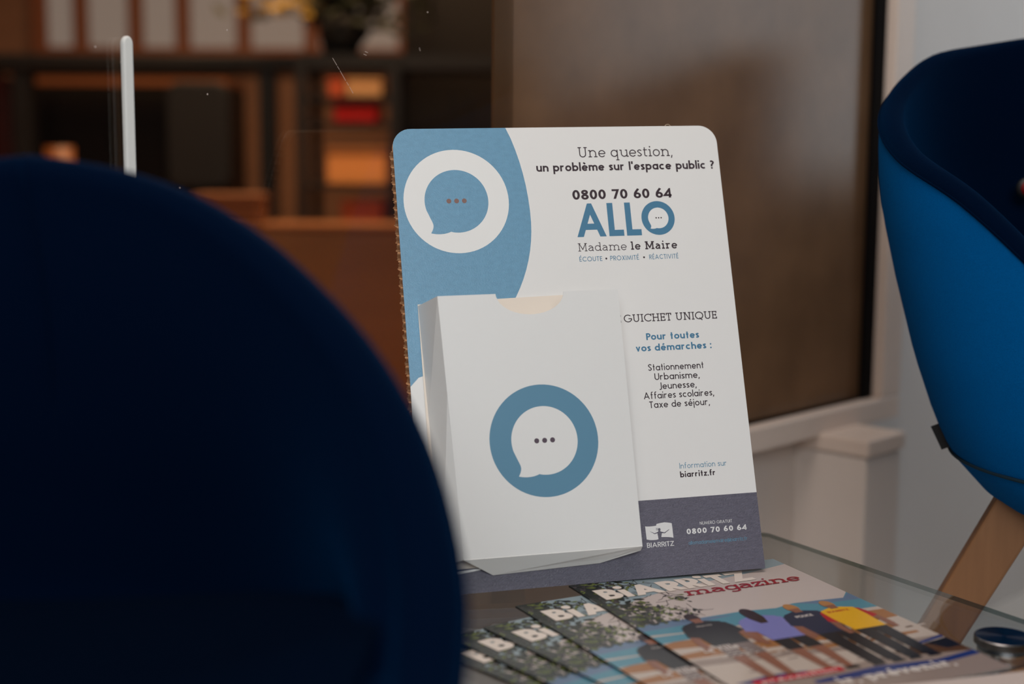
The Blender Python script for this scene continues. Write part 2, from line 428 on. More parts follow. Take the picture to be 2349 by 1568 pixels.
M_brushed.node_tree.links.new(_t.outputs[0], _b.inputs['Tangent'])
M_glass_top = glass('table_glass', (.965, .985, .975, 1))
M_glass_edge = glass('green_glass_edge', (.34, .40, .37, 1))
M_pane = glass('window_glass', (.86, .84, .80, 1))
M_floor = mat('floor_vinyl', srgb(196, 190, 184), .5, .3, noise=.06, nscale=6)
M_ceil = mat('ceiling_paint', srgb(215, 213, 208), .8, .2)
M_roomwall = mat('room_wall_paint', srgb(150, 146, 140), .8, .2)
M_black = mat('black_plastic', (.008, .008, .009, 1), .5, .4)

# frosted brown film on the second pane
M_frost = mat('frosted_brown_film', srgb(118, 88, 64), .15, .36, noise=.4, nscale=11, bump=.05, bscale=900)

# ------------------------------------------------------------------ the room
P1 = on_plane(1720, 978, (0, 0, .024), Vector((0, 0, 1))); P3 = on_plane(1998, 913, (0, 0, .024), Vector((0, 0, 1)))
dw = (P3 - P1).normalized(); nw = Vector((dw.y, -dw.x, 0))        # along the glazed wall, and its face towards the room
WM = basis(dw, -nw, Vector((0, 0, 1)), Vector((P1.x, P1.y, 0)))    # local x along the wall, y away from the room, z up
def wall_s(px, py):
    p = WM.inverted() @ on_plane(px, py, P1, nw); return p.x, p.z

struct(MB().box((-7, -3.2, FLOOR - .1), (7, 9.2, FLOOR)).build('floor', M_floor))
struct(MB().box((-7, -3.2, CEIL), (7, 9.2, CEIL + .1)).build('ceiling', M_ceil))
struct(MB().box((-7, -3.2, FLOOR), (7, -3.1, CEIL)).build('wall_rear', M_roomwall))
struct(MB().box((2.3, -3.1, FLOOR), (2.4, 4.1, CEIL)).build('wall_right', mat('reflection_dimming_wall', srgb(38, 36, 34), .8, .2)))  # unseen wall, coloured dark to keep the glass reflections dim
struct(MB().box((-2.1, -3.1, FLOOR), (-2.0, -.72, CEIL)).build('wall_left', M_roomwall))

w3 = bpy.data.objects.new('added_glow_window', None); sc.collection.objects.link(w3); struct(w3)  # unseen window, added so the frosted pane has something bright to mirror
f3 = MB()
for y in (1.72, 2.5, 3.28, 3.95): f3.box((2.255, y - .03, .30), (2.302, y + .03, 1.75))
for z in (.30, 1.72): f3.box((2.255, 1.69, z - .03), (2.302, 3.95, z + .03))
f3.build('window_frame', mat('added_window_paint', srgb(210, 208, 204), .5), w3)
for y0, y1 in ((1.75, 2.47), (2.53, 3.25), (3.31, 3.92)): MB().box((2.285, y0, .33), (2.295, y1, 1.69)).build('pane', mat('added_glow_pane', (.82, .92, 1, 1), .6, emit=1.25), w3)  # glowing panes of the added window, also cool fill from the right

S0, S1, S2 = -3.35, .322, .376        # far left end of the glazing, gasket/stile line, outer edge of the stile
wl = MB().box((S0, .03, FLOOR), (S2 - .02, .10, .0))
o = wl.build('wall_front', M_wall); o.matrix_world = WM; struct(o)
w2 = MB().box((S2 - .02, .03, FLOOR), (2.85, .10, CEIL))
o = w2.build('wall_front_right', mat('cool_white_wall_paint', srgb(214, 206, 200), .65, .3, noise=.03, nscale=8)); o.matrix_world = WM; struct(o)

win = bpy.data.objects.new('window_1', None); sc.collection.objects.link(win); win.matrix_world = WM; struct(win)
fr = MB()
fr.box((S0, -.012, -.010), (S2, .05, .024)); fr.box((S1, -.012, .024), (S2, .05, CEIL)); fr.box((S0, -.012, CEIL - .06), (S1, .05, CEIL))
fr.build('window_frame', M_frame, win, bevel=.003)
s_frost, _ = wall_s(1162, 200)
MB().box((S0, .0, .024), (s_frost + .01, .004, CEIL - .06)).build('clear_pane', M_pane, win)
MB().box((s_frost, .018, .024), (S1, .022, CEIL - .06)).build('frosted_pane', M_frost, win)
gk = MB().box((S1 - .026, .004, .024), (S1, .012, CEIL - .06)); gk.box((s_frost, .006, .024), (S1 - .026, .014, .027))
gk.build('gasket', M_gasket, win)
scr = MB(); M_scratch = mat('glass_scratch', (.55, .45, .4, 1), .6, .3)
for (ax, ay, bx_, by_) in ((762, 133, 772, 150), (773, 152, 778, 160), (779, 162, 792, 185), (794, 188, 799, 196), (801, 199, 809, 214), (961, 109, 963, 117), (836, 118, 843, 121), (833, 124, 840, 127)):
    a = wall_s(ax, ay); b = wall_s(bx_, by_)
    scr.stroke([a, b], .0005, tf=lambda x, y: (x, -.0006, y))
for (ax, ay) in ((475, 216), (218, 107), (520, 69), (277, 142), (412, 430), (980, 28)):
    a = wall_s(ax, ay); scr.poly([(a[0] + .0008 * math.cos(k), -.0006, a[1] + .0008 * math.sin(k)) for k in (0, 1, 2, 3, 4, 5)])
scr.build('scratch', M_scratch, win)

# white upright pull on the glass
hs, hz = wall_s(279, 85)
hd = empty('pull_handle', 'slim white upright handle with rounded top on the dark glass behind the left armchair', 'handle', WM)
prof = [(hs - .0045, -.2)] + arc(hs, hz - .006, .0045, .0065, 180, 0, 12) + [(hs + .0045, -.2)]
hm = MB(); n = len(prof)
hm.add([(x, -.010, z) for x, z in prof] + [(x, -.004, z) for x, z in prof], [list(range(n))[::-1], [n + i for i in range(n)]] + [(i, (i + 1) % n, n + (i + 1) % n, n + i) for i in range(n)])
hm.build('bar', mat('white_plastic', (.78, .78, .75, 1), .4, .4), hd, bevel=.0015)
for z in (-.15, .25): MB().box((hs - .003, -.0041, z), (hs + .003, .0, z + .02)).build('spacer', M_black, hd)

# white wall post with a cap
N = at(1993, 1012, 1.92); n_ = WM.inverted() @ N
po = empty('pipe_cover', 'white square boxed post with a flat cap against the wall under the window frame', 'post', WM @ Matrix.Translation((n_.x, n_.y, FLOOR)))
hh = N.z - FLOOR
MB().box((.003, .004, 0), (.098, .12, hh - .024)).build('shaft', M_wall, po, bevel=.004)
MB().box((0, 0, hh - .024), (.102, .12, hh)).build('cap', M_frame, po, bevel=.003)

# ------------------------------------------------------------------ glass table
A = on_plane(1750, 1218, (0, 0, 0), Vector((0, 0, 1))); B = on_plane(2349, 1420, (0, 0, 0), Vector((0, 0, 1)))
e1 = (B - A).normalized(); e2 = Vector((e1.y, -e1.x, 0))           # along the right edge towards the room; to the left
TM = basis(-e2, -e1, Vector((0, 0, 1)), (A.x, A.y, 0))              # local: x = -(left), y = -(towards camera); corner at the origin
tb = empty('glass_table', 'low rectangular glass table on an oak frame with steel discs', 'table', TM @ Matrix.Translation((-.25, -.4, FLOOR)))
TL = Matrix.Translation((.25, .4, -FLOOR))
def tbuild(mb, name, m, **k): o = mb.build(name, m, tb, **k); o.matrix_local = TL; return o
TW, TD = .52, .82
rc = .012
outl = arc(-rc, -rc, rc, rc, 90, 0, 6)[::-1] + arc(-TW + rc, -rc, rc, rc, 180, 90, 6)[::-1] + arc(-TW + rc, -TD + rc, rc, rc, 270, 180, 6)[::-1] + arc(-rc, -TD + rc, rc, rc, 360, 270, 6)[::-1]
tbuild(MB().prism(outl, -.0042, 0, 0, 1), 'glass_top', [M_glass_top, M_glass_edge])
disc_c = TM.inverted() @ on_plane(2303, 1463, (0, 0, .004), Vector((0, 0, 1)))
spots = [(disc_c.x, disc_c.y), (-TW - disc_c.x, disc_c.y), (disc_c.x, -TD + .1), (-TW - disc_c.x, -TD + .1)]
for x, y in spots:
    d = MB().lathe([(0.0, 0.0056), (.0218, .0056), (.0226, .0048), (.0228, 0.0), (0, 0.0)], 64, c=(x, y, .0002))
    lab(tbuild(d, 'steel_disc', M_brushed, smooth=False), 'round brushed steel disc on the glass')
    tbuild(MB().lathe([(0, -.0044), (.02, -.0044), (.02, -.03), (0, -.03)], 32, c=(x, y, 0)), 'standoff', M_steel)
    l = MB().tube([(x, y, -.03), (x, y, FLOOR)], [.024, .016], 20)
    tbuild(l, 'leg', M_wood, smooth=True)
for (xa, ya), (xb, yb) in ((spots[0], spots[2]), (spots[1], spots[3]), (spots[0], spots[1]), (spots[2], spots[3])):
    zr_ = -.042 if xa == xb == spots[0][0] else -.065
    a = Vector((xa, ya, zr_)); b = Vector((xb, yb, zr_)); d = (b - a).normalized(); q = Vector((-d.y, d.x, 0))
    M = basis(d, q, Vector((0, 0, 1)), a)
    k = .052 if xa == xb == spots[0][0] else .012
    tbuild(MB().box((.02, -k, -.03), ((b - a).length - .02, k, .03), 0, M), 'rail', M_wood2, bevel=.002)

# ------------------------------------------------------------------ cardboard display with leaflet box
pyaw, ptilt, proll, PW, PH = .2268, .3149, .0223, .3063, .4119
aa = Vector((math.cos(pyaw), math.sin(pyaw), 0)); nn = Vector((math.sin(pyaw), -math.cos(pyaw), 0))
uu = Vector((0, 0, 1)) * math.cos(ptilt) - nn * math.sin(ptilt)
PA = aa * math.cos(proll) + uu * math.sin(proll); PU = uu * math.cos(proll) - aa * math.sin(proll); PN = PA.cross(PU)
PO = Vector((-.071, 1.1585, .0065))
PM = basis(PA, PU, PN, PO)
st = empty('counter_display', 'white cardboard display board with blue panel and leaflet box standing on the glass table', 'display', PM)
def board_outline(ins=0, jag=0, nj=0):
    r = .017
    pts = [(ins, ins), (PW - ins, ins)]
    pts += arc(PW - r, PH - r, r - ins, r - ins, 0, 90, 10)
    pts += arc(r, PH - r, r - ins, r - ins, 90, 180, 10)
    return pts
MB().prism(board_outline(), -.0007, 0).build('front_sheet', M_paper, st)
MB().prism(board_outline(.0003), -.0082, -.0076).build('back_sheet', M_kraft, st)
# corrugated core: a wave that shows along the left edge
cm = MB(); per = .0078; nst = int((PH - .024) / per * 10)
row = []
for i in range(nst + 1):
    v = .004 + (PH - .024) * i / nst
    row.append((v, -.00415 + .0032 * math.sin(2 * PI * v / per) + .0002 * rnd.uniform(-1, 1)))
vs = []
for v, w_ in row:
    j = -.0024 + .0009 * rnd.uniform(-1, 1)
    vs += [(.0002 + j, v, w_ - .0002), (PW - .0005, v, w_ - .0002), (.0002 + j, v, w_ + .0002), (PW - .0005, v, w_ + .0002)]
fs = []
for i in range(nst):
    a = 4 * i; b = a + 4
    fs += [(a, a + 1, b + 1, b), (a + 2, b + 2, b + 3, a + 3), (a, b, b + 2, a + 2), (a + 1, a + 3, b + 3, b + 1)]
cm.add(vs, fs).build('corrugated_core', M_kraft, st)
# easel strut behind
es = MB().add([(PW * .42, PH * .62, -.0086), (PW * .58, PH * .62, -.0086), (PW * .62, .02, -.14), (PW * .38, .02, -.14)], [(0, 1, 2, 3)])
eo = es.build('easel_strut', M_kraft, st)
so = eo.modifiers.new('solid', 'SOLIDIFY'); so.thickness = .003; so.offset = -1
lp = MB().tube([(x, y, -.003) for x, y in arc(.2606 - .0, PH - .0005, .0030, .0032, 0, 180, 12)], .0003, 6)
lab(lp.build('hanging_loop', mat('beige_string', srgb(190, 170, 145), .8), st, smooth=True), 'tiny loop of string')

# blue panel: a big round shape running off the left edge
Z1, Z2, Z3, Z4 = .00003, .00006, .00009, .00012
cxp, cyp, rxp = -.0300, .327, .1503
pts = [(0, PH - .017)] + [(x, y) for x, y in arc(.017, PH - .017, .017, .017, 180, 90, 8)]
edge = []
for k in range(41):
    t = math.radians(62 - k * (62 + 79) / 40); ry = .190 if t > 0 else .1445
    edge.append((cxp + rxp * math.cos(t), cyp + ry * math.sin(t)))
edge = [(x, min(y, PH)) for x, y in edge if x > 0 and y < PH]
# first point: where the rim meets the top edge
pts += [(.1040, PH)] + [e for e in edge if e[1] < PH - .001] + [(0, .1795)]
bp = MB(); flat(bp, pts[::-1], Z1)
bp_o = bp.build('blue_panel', M_blue, st); lab(bp_o, 'mottled blue printed panel with a curved right edge')
ringp = MB(); ring(ringp, .0537, .3442, .0477, .0, Z2); 
lab(ringp.build('logo_disc', M_white, st), 'white round logo with a blue speech bubble')
lo = [c for c in st.children if c.name.startswith('logo_disc')][0]
bb = MB(); flat(bb, bubble(.0537, .3442, .0289), Z3); bb.build('speech_bubble', M_blue, lo)
dd = MB()
for k in (-1, 0, 1): flat(dd, ellipse(.0537 + k * .0070, .3444, .0022, .0022, 20), Z4)
dd.build('dot_row', M_brownink, lo)

gb = MB(); flat(gb, [(0, 0), (PW, 0), (PW, .0676), (0, .0676)], Z1)
lab(gb.build('slate_band', M_grey, st), 'slate grey printed band along the foot')

def lettering(name, mat_, lines, parent=st, label=None):
    mb = MB()
    for ln in lines: text_on(mb, *ln[0], z=Z2, **ln[1])
    o = mb.build(name, mat_, parent)
    if label: lab(o, label)
    return o
T = lambda s, x0, x1, b, c, w, **k: ((s, x0, x1, b, c, w), k)
SL = dict(slab=True, X=.70)
lettering('headline_lettering', M_ink, [T('Une question,', .1702, .2610, .3828, .0098, .095, **SL),
          T("un problème sur l'espace public ?", .1296, .3005, .3700, .0080, .19, X=.69, gap=.09)])
lettering('phone_lettering', M_ink, [T('0800 70 60 64', .1611, .2561, .3430, .0091, .20, gap=.10)])
lettering('logo_lettering', M_bluetext, [T('ALL', .1621, .2235, .3080, .0312, .185, gap=.085)])
al = MB(); ring(al, .2406, .3239, .0160, .0, Z2); ao = al.build('logo_ring', M_bluetext, st)
ab = MB(); flat(ab, bubble(.2408, .3239, .0098), Z3); ab.build('speech_bubble', M_white, ao)
ad = MB()
for k in (-1, 0, 1): flat(ad, ellipse(.2411 + k * .0024, .3240, .0007, .0007, 14), Z4)
ad.build('dot_row', M_ink, ao)
ms = 'Madame le Maire'
lettering('name_lettering', M_ink, [T(ms, .1618, .2562, .2947, .0075, .085, slab=True, X=.70, gap=.12, mids=[.085] * 7 + [.15] * 8)])
lettering('motto_lettering', M_bluetext, [T('ÉCOUTE', .1620, .1835, .2853, .0043, .125, gap=.17), T('PROXIMITÉ', .1910, .2183, .2853, .0043, .125, gap=.17), T('RÉACTIVITÉ', .2282, .2562, .2853, .0043, .125, gap=.17)])
for x in (.1873, .2232):
    md = MB(); flat(md, ellipse(x, .2873, .0009, .0009, 14), Z2); md.build('bullet', M_ink, st)
lettering('service_lettering', M_ink, [T('LE', .1858, .1955, .2277, .0071, .115, slab=True, gap=.09), T('GUICHET UNIQUE', .1981, .2871, .2277, .0071, .115, slab=True, gap=.09)])
lettering('subheading_lettering', M_bluetext, [T('Pour toutes', .2174, .2679, .2107, .0062, .20, X=.72, gap=.10), T('vos démarches :', .2065, .2787, .2006, .0062, .20, X=.72, gap=.10)])
lettering('list_lettering', M_ink, [T('Stationnement', .2163, .2692, .1826, .0061, .135, X=.68, gap=.11), T('Urbanisme,', .2214, .2640, .1740, .0061, .135, X=.68, gap=.11),
          T('Jeunesse,', .2249, .2602, .1655, .0061, .135, X=.68, gap=.11), T('Affaires scolaires,', .2094, .2760, .1572, .0061, .135, X=.68, gap=.11),
          T('Taxe de séjour,', .2139, .2710, .1489, .0061, .135, X=.68, gap=.11)])
lettering('address_lettering', M_ink, [T('biarritz.fr', .2359, .2693, .0855, .0052, .19, X=.68, gap=.11)])
lettering('information_lettering', M_blue2, [T('Information sur', .2361, .2809, .0933, .0051, .105, X=.66, gap=.12)], label='pale blue lettering')
M_pale = mat('printed_white_ink', (.72, .72, .72, 1), .45, .4)
lettering('free_number_lettering', M_pale, [T('NUMERO GRATUIT', .2495, .2800, .0426, .0027, .12, gap=.13), T('0800 70 60 64', .2364, .2929, .0352, .0047, .21, gap=.16)], label='white lettering on the slate band')
lettering('mail_lettering', mat('printed_sky_ink', srgb(92, 140, 166), .45), [T('allomadamelemaire@biarritz.fr', .2370, .2926, .0259, .0031, .13, X=.76, gap=.10)], label='pale blue lettering on the slate band')
lettering('town_lettering', M_pale, [T('BIARRITZ', .1986, .2235, .0262, .0042, .13, gap=.10)], label='white lettering under the flag emblem')
fl = [(.19861, .04496), (.2006, .0446), (.20293, .04448), (.2060, .04455), (.20881, .04476), (.20925, .04622), (.2125, .0468), (.21639, .04719), (.2200, .0467), (.22341, .0459), (.22366, .03313), (.2214, .0337), (.21877, .03406), (.2155, .0344), (.21267, .03452), (.20987, .03291), (.2075, .0325), (.20457, .03249), (.2015, .0328), (.19885, .03347)]
fm = MB(); flat(fm, fl[::-1], Z2); fo = fm.build('flag_emblem', M_pale, st); lab(fo, 'white waving flag emblem with a figure')
wm = [(.20195, .04068), (.20665, .03829), (.20938, .03919), (.21025, .03968), (.21043, .04032), (.21019, .04134), (.21089, .04239), (.21206, .04242), (.21251, .04116), (.21195, .03977), (.21346, .0391), (.21584, .03837), (.22039, .04085), (.22053, .04046), (.21611, .03758), (.21333, .0379), (.21251, .03464), (.21267, .03405), (.20982, .0325), (.20926, .03809), (.20657, .03752)]
wmb = MB(); flat(wmb, wm[::-1], Z3)
for a, b in (((.20828, .04259), (.2110, .0421)), ((.2082, .04182), (.2109, .04143)), ((.20839, .04092), (.2107, .04066))): wmb.stroke([a, b], .00032, Z3)
wmb.build('figure', M_grey, fo)

# leaflet box glued on the board
BW = .040
bx = bpy.data.objects.new('leaflet_box', None); sc.collection.objects.link(bx); bx.parent = st; lab(bx, 'white card leaflet box with blue ring logo glued to the board')
fu0, fu1, fv0, fv1 = .0235, .1825, .0283, .2500
top = [(fu1, fv1), (.1330, fv1)] + [(x, y) for x, y in arc(.1030, fv1, .0300, .0186, 0, -171, 20)] + [(.0733, .2470), (.0728, fv1), (fu0 - .0012, fv1)]
front = [(fu0 + .0012, fv0), (fu1 - .0004, fv0 - .0003)] + top
o = MB().prism(front, BW - .0005, BW).build('front_panel', M_white, bx)
sd_ = MB().add([(fu0 - .0012, fv1, BW - .0002), (fu0 + .0002, .17, BW - .0002), (fu0 + .0012, fv0, BW - .0002), (.0165, .024, .0006), (.0135, .15, .0006), (.0115, .2502, .0006)], [(0, 1, 4, 5), (1, 2, 3, 4)])
o = sd_.build('side_panel', M_white, bx); m_ = o.modifiers.new('solid', 'SOLIDIFY'); m_.thickness = .0005; m_.offset = 1
sd2 = MB().add([(fu1, fv1, BW - .0002), (fu1 - .0004, fv0, BW - .0002), (fu1 - .006, .024, .0006), (fu1 - .008, .2502, .0006)], [(0, 1, 2, 3)])
o = sd2.build('side_panel', M_white, bx); m_ = o.modifiers.new('solid', 'SOLIDIFY'); m_.thickness = .0005; m_.offset = -1
MB().prism([(.0115, .021), (.176, .021), (.176, .2557), (.0827, .2538), (.0115, .2515)], .0005, .0010).build('back_panel', mat('cream_card_inside', srgb(232, 220, 206), .6), bx)
bf = MB().add([(fu0 + .0012, fv0, BW), (fu1 - .0004, fv0 - .0003, BW), (.1925 - .003, .0246, .009), (.1539, .0168, .0012), (.0587, .0141, .0012)], [(0, 4, 3, 2, 1)])
o = bf.build('bottom_flap', M_white, bx); m_ = o.modifiers.new('solid', 'SOLIDIFY'); m_.thickness = .0005; m_.offset = 1
MB().prism([(.026, .0165), (.0485, .0190), (.0485, .0205), (.026, .0190)], .0005, .0016).build('glue_tab', M_white, bx)
lg = MB(); ring(lg, .1037, .1232, .0479, 0, BW + .00003); lgo = lg.build('logo_ring', M_blue2, bx)
lb = MB(); flat(lb, bubble(.1040, .1234, .0292), BW + .00006); lb.build('logo_bubble', M_white, bx)
ld = MB()
for k in (-1, 0, 1): flat(ld, ellipse(.1040 + k * .0070, .1234, .0022, .0022, 20), BW + .00009)
ld.build('logo_dots', mat('printed_plum_ink', srgb(84, 68, 82), .5), bx)

def lean(o):
    # the box front leans in a little towards its foot
    for v in o.data.vertices:
        if v.co.z > .03:
            k = (.25 - v.co.y) / .2217; v.co.z -= .024 * k; v.co.x += .0072 * k
for o in list(bx.children): lean(o)

# ------------------------------------------------------------------ magazines
def C_(n, r, g, b, rough=.22): return mat('print_' + n, srgb(r, g, b), rough, .5)
MC = [C_('sky_pink', 196, 182, 176), C_('sky_grey', 142, 158, 164), C_('sea', 82, 138, 156), C_('sea_deep', 98, 120, 148), C_('sand_orange', 158, 104, 58), C_('foam', 190, 174, 162),
      C_('sand_grey', 150, 132, 122), C_('tree_dark', 30, 34, 22), C_('leaf_green', 96, 106, 40), C_('twig', 62, 54, 52), C_('title_white', 232, 218, 206), C_('title_red', 150, 16, 34),
      C_('skin', 138, 88, 68), C_('hair_dark', 48, 28, 30), C_('black_cloth', 24, 20, 24), C_('grey_cloth', 120, 104, 100), C_('lavender_cloth', 122, 122, 184), C_('navy_cloth', 32, 36, 62),
      C_('yellow_cloth', 228, 172, 20), C_('red_cloth', 176, 24, 30), C_('hair_blond', 176, 122, 70), C_('blue_line', 36, 52, 112), C_('red_label', 190, 18, 44), C_('brown_rock', 88, 56, 26), C_('white_text', 226, 214, 206)]
(SKP, SKG, SEA, SEAD, SAND, FOAM, SANG, TREE, LEAF, TWIG, TIT, TRED, SKIN, HAIR, BLK, GRY, LAV, NVY, YEL, RED, BLD, BLN, RLB, ROCK, WTX) = range(25)
MW, MH, MT = .210, .303, .0019
cov = MB(); zc = [MT - .00058]
dz_ = [.000002]
def C2(pts, mi):
    zc[0] += dz_[0]
    flat(cov, [(x, -y) for x, y in pts][::-1], zc[0], mi)
def rect(x0, y0, x1, y1, mi): C2([(x0, y0), (x1, y0), (x1, y1), (x0, y1)], mi)
def strip(pts, w, mi):
    zc[0] += dz_[0]; cov.stroke([(x, -y) for x, y in pts], w, zc[0], mi=mi)
rect(0, 0, MW, MH, SKP)
C2([(0, 0), (MW, 0), (MW, .018), (.16, .030), (.09, .040), (.04, .055), (0, .075)], SKG)
C2([(0, .118), (.03, .114), (.06, .118), (.1, .117), (.13, .121), (.15, .116), (.18, .118), (.198, .120), (MW, .108), (MW, .16), (0, .16)], SEA)
C2([(0, .118), (.03, .114), (.06, .118), (.09, .122), (.05, .128), (0, .130)], SEAD)
C2([(.15, .116), (.198, .120), (MW, .110), (MW, .128), (.17, .126)], SEAD)
C2([(0, .140), (.05, .146), (.1, .145), (.15, .149), (MW, .150), (MW, .250), (0, .250)], FOAM)
C2([(0, .144), (.035, .146), (.06, .150), (.04, .158), (0, .160)], SEA)
for y0, y1, x0, x1 in ((.155, .176, .06, MW), (.150, .165, .10, .15), (.186, .197, 0, .19), (.208, .214, .04, .2), (.162, .174, 0, .05)):
    C2(spline([(x0, y0), ((x0 * 2 + x1) / 3, y0 - .003), (x1, y0 + .002)], 4) + spline([(x1, y1), ((x0 + x1 * 2) / 3, y1 + .003), (x0, y1 - .001)], 4), SAND)
dz_[0] = .0000005
for k in range(46):
    x = rnd.uniform(.05, .205); y = rnd.uniform(.165, .212); l = rnd.uniform(.004, .014)
    C2([(x, y), (x + l, y - .001), (x + l * 1.1, y + .0018), (x + .1 * l, y + .0022)], rnd.choice((FOAM, FOAM, SAND, ROCK)))
dz_[0] = .000002
C2([(0, .200), (.06, .206), (.13, .220), (MW, .226), (MW, MH), (0, MH)], SANG)
C2([(0, .212), (.08, .220), (.16, .232), (MW, .232), (MW, .240), (.1, .252), (0, .262)], FOAM)
dz_[0] = .0000005
for k in range(30):
    x = rnd.uniform(0, .12); y = rnd.uniform(.205, .27); l = rnd.uniform(.004, .016)
    C2([(x, y), (x + l, y - .001), (x + l * 1.1, y + .001), (x, y + .0014)], rnd.choice((FOAM, SANG, GRY)))
dz_[0] = .000002
C2([(.150, .243), (MW, .232), (MW, .262), (.185, .258), (.16, .254)], ROCK)
C2([(.186, .236), (MW, .232), (MW, .250), (.195, .252)], BLK)
C2([(.17, .2355), (MW, .2255), (MW, .2300), (.17, .2395)], BLN)
C2([(.06, .268), (.12, .262), (.17, .268), (MW, .262), (MW, .270), (.16, .277), (.06, .274)], BLN)
C2([(.005, .252), (.04, .246), (.07, .250), (.03, .262)], BLN)
C2([(0, .286), (.1, .288), (MW, .284), (MW, MH), (0, MH)], SANG)
# trees in the upper left corner
C2([(0, 0), (.024, 0), (.020, .014), (.012, .030), (.006, .050), (.008, .080), (.004, .104), (0, .108)], TREE)
strip([(.012, .03), (.014, .06), (.018, .1)], .003, TWIG)
dz_[0] = .0000004
for k in range(420):
    x = abs(rnd.gauss(0, .020)); y = rnd.uniform(.001, .116); a = rnd.uniform(0, PI); l = rnd.uniform(.003, .008)
    if x < .002 or x > .07 or (y < .05 and x > .05): continue
    C2([(x, y), (max(.0005, x + l * math.cos(a + .4)), max(.0005, y + l * math.sin(a + .4))), (max(.0005, x + l * 1.4 * math.cos(a)), max(.0005, y + l * 1.4 * math.sin(a))), (max(.0005, x + l * math.cos(a - .4)), max(.0005, y + l * math.sin(a - .4)))], rnd.choice((TREE, TREE, TREE, TWIG, LEAF)))
for k in range(90):
    x = rnd.uniform(.006, .074); y = rnd.uniform(.004, .112); a = rnd.uniform(0, PI); l = rnd.uniform(.006, .022)
    strip(spline([(x, y), (x + l * .5 * math.cos(a), y + l * .5 * math.sin(a) + .002), (x + l * math.cos(a), y + l * math.sin(a))], 3), .0005, TWIG)
for k in range(150):
    cx, cy, s = rnd.choice(((.028, .012, .014), (.046, .018, .012), (.070, .066, .010), (.020, .100, .014), (.044, .088, .014), (.058, .100, .010), (.032, .070, .012)))
    x = rnd.gauss(cx, s * .5); y = rnd.gauss(cy, s * .4); a = rnd.uniform(0, PI); l = rnd.uniform(.002, .006)
    if x < .001: continue
    C2([(x, y), (x + l * math.cos(a + .3), y + l * math.sin(a + .3)), (x + l * 1.5 * math.cos(a), y + l * 1.5 * math.sin(a)), (x + l * math.cos(a - .3), y + l * math.sin(a - .3))], rnd.choice((LEAF, TREE, TWIG)))
dz_[0] = .000002
# four people seen from behind
def person(x, y, s, shirt, sleeve, legs, legw, hair, long_hair=False, bare=True):
    """x centre, y top of the head (downwards), s overall height"""
    P = lambda a, b: (x + (a * .80 - b * .05 + .02) * s, y + b * s)
    for sg in (-1, 1):                                           # legs
        C2([P(sg * .015, .50), P(sg * .125, .50), P(sg * .125, .72), P(sg * .10, .98), P(sg * .04, .98), P(sg * .035, .72)], SKIN if bare else legs)
        C2([P(sg * .03, .965), P(sg * .12, .965), P(sg * .13, 1.0), P(sg * .03, 1.0)], BLK)
        C2([P(sg * .0, .46), P(sg * .135, .46), P(sg * (.125 + legw), .66 if bare else .96), P(sg * .015, .66 if bare else .96)], legs)
    for sg in (-1, 1):                                           # arms
        C2([P(sg * .13, .17), P(sg * .19, .24), P(sg * .225, .44), P(sg * .215, .54), P(sg * .17, .54), P(sg * .165, .42), P(sg * .12, .27)], SKIN)
        C2([P(sg * .10, .155), P(sg * .17, .19), P(sg * .215, .33), P(sg * .145, .36), P(sg * .10, .27)], sleeve)
    C2([P(-.05, .13), P(.05, .13), P(.145, .165), P(.15, .30), P(.135, .50), P(-.135, .50), P(-.15, .30), P(-.145, .165)], shirt)
    C2([P(-.03, .10), P(.03, .10), P(.035, .15), P(-.035, .15)], SKIN)
    C2([P(a, b) for a, b in ellipse(0, .066, .052, .066, 16)], hair if True else SKIN)
    if long_hair: C2([P(-.055, .05), P(.055, .05), P(.06, .16), P(.03, .25), P(-.03, .25), P(-.06, .16)], hair)
    else: C2([P(-.04, .085), P(.04, .085), P(.035, .13), P(-.035, .13)], SKIN)
person(.0500, .107, .148, BLK, BLK, GRY, .01, HAIR)
person(.0985, .113, .146, LAV, LAV, BLK, .01, HAIR, True)
person(.1385, .117, .144, NVY, NVY, BLK, .0, BLD, False, False)
person(.1715, .121, .140, YEL, RED, BLK, .0, BLD, False, False)
def ctext(s, x0, x1, base, cap, w, mi, **k):
    zc[0] += .000012; text_on(cov, s, x0, x1, -base, cap, w, z=zc[0], mi=mi, **k)
ctext('POLICE', .1305, .1465, .1500, .0045, .2, WTX)
ctext('BIARRITZ', .1610, .1820, .1500, .0038, .2, RED)
ctext('Biarritz', .0445, .0580, .1380, .0026, .1, WTX)
ctext('BiARRiTZ', .0110, .1590, .0490, .0270, .24, TIT, X=.74, gap=.08)
ctext('magazine', .0790, .1950, .0660, .0175, .125, TRED, slab=True, X=.66, slant=.25, gap=.03)
ctext('La Ville', .0190, .0500, .1905, .0095, .15, WTX, slab=True, slant=.1)
dz_[0] = .000002
for k in range(3):
    for q in range(5): strip([(.022 + .0068 * q + .002 * k, .1945 + .005 * k), (.0265 + .0068 * q + .002 * k, .1950 + .004 * k)], .0007, WTX)
rect(.018, .2525, .094, .2605, RLB)
ctext('prévention', .024, .088, .2590, .0042, .17, WTX)
ctext('ir, prévenir,', .074, .176, .2830, .0125, .19, WTX, slab=True, X=.68, gap=.05)
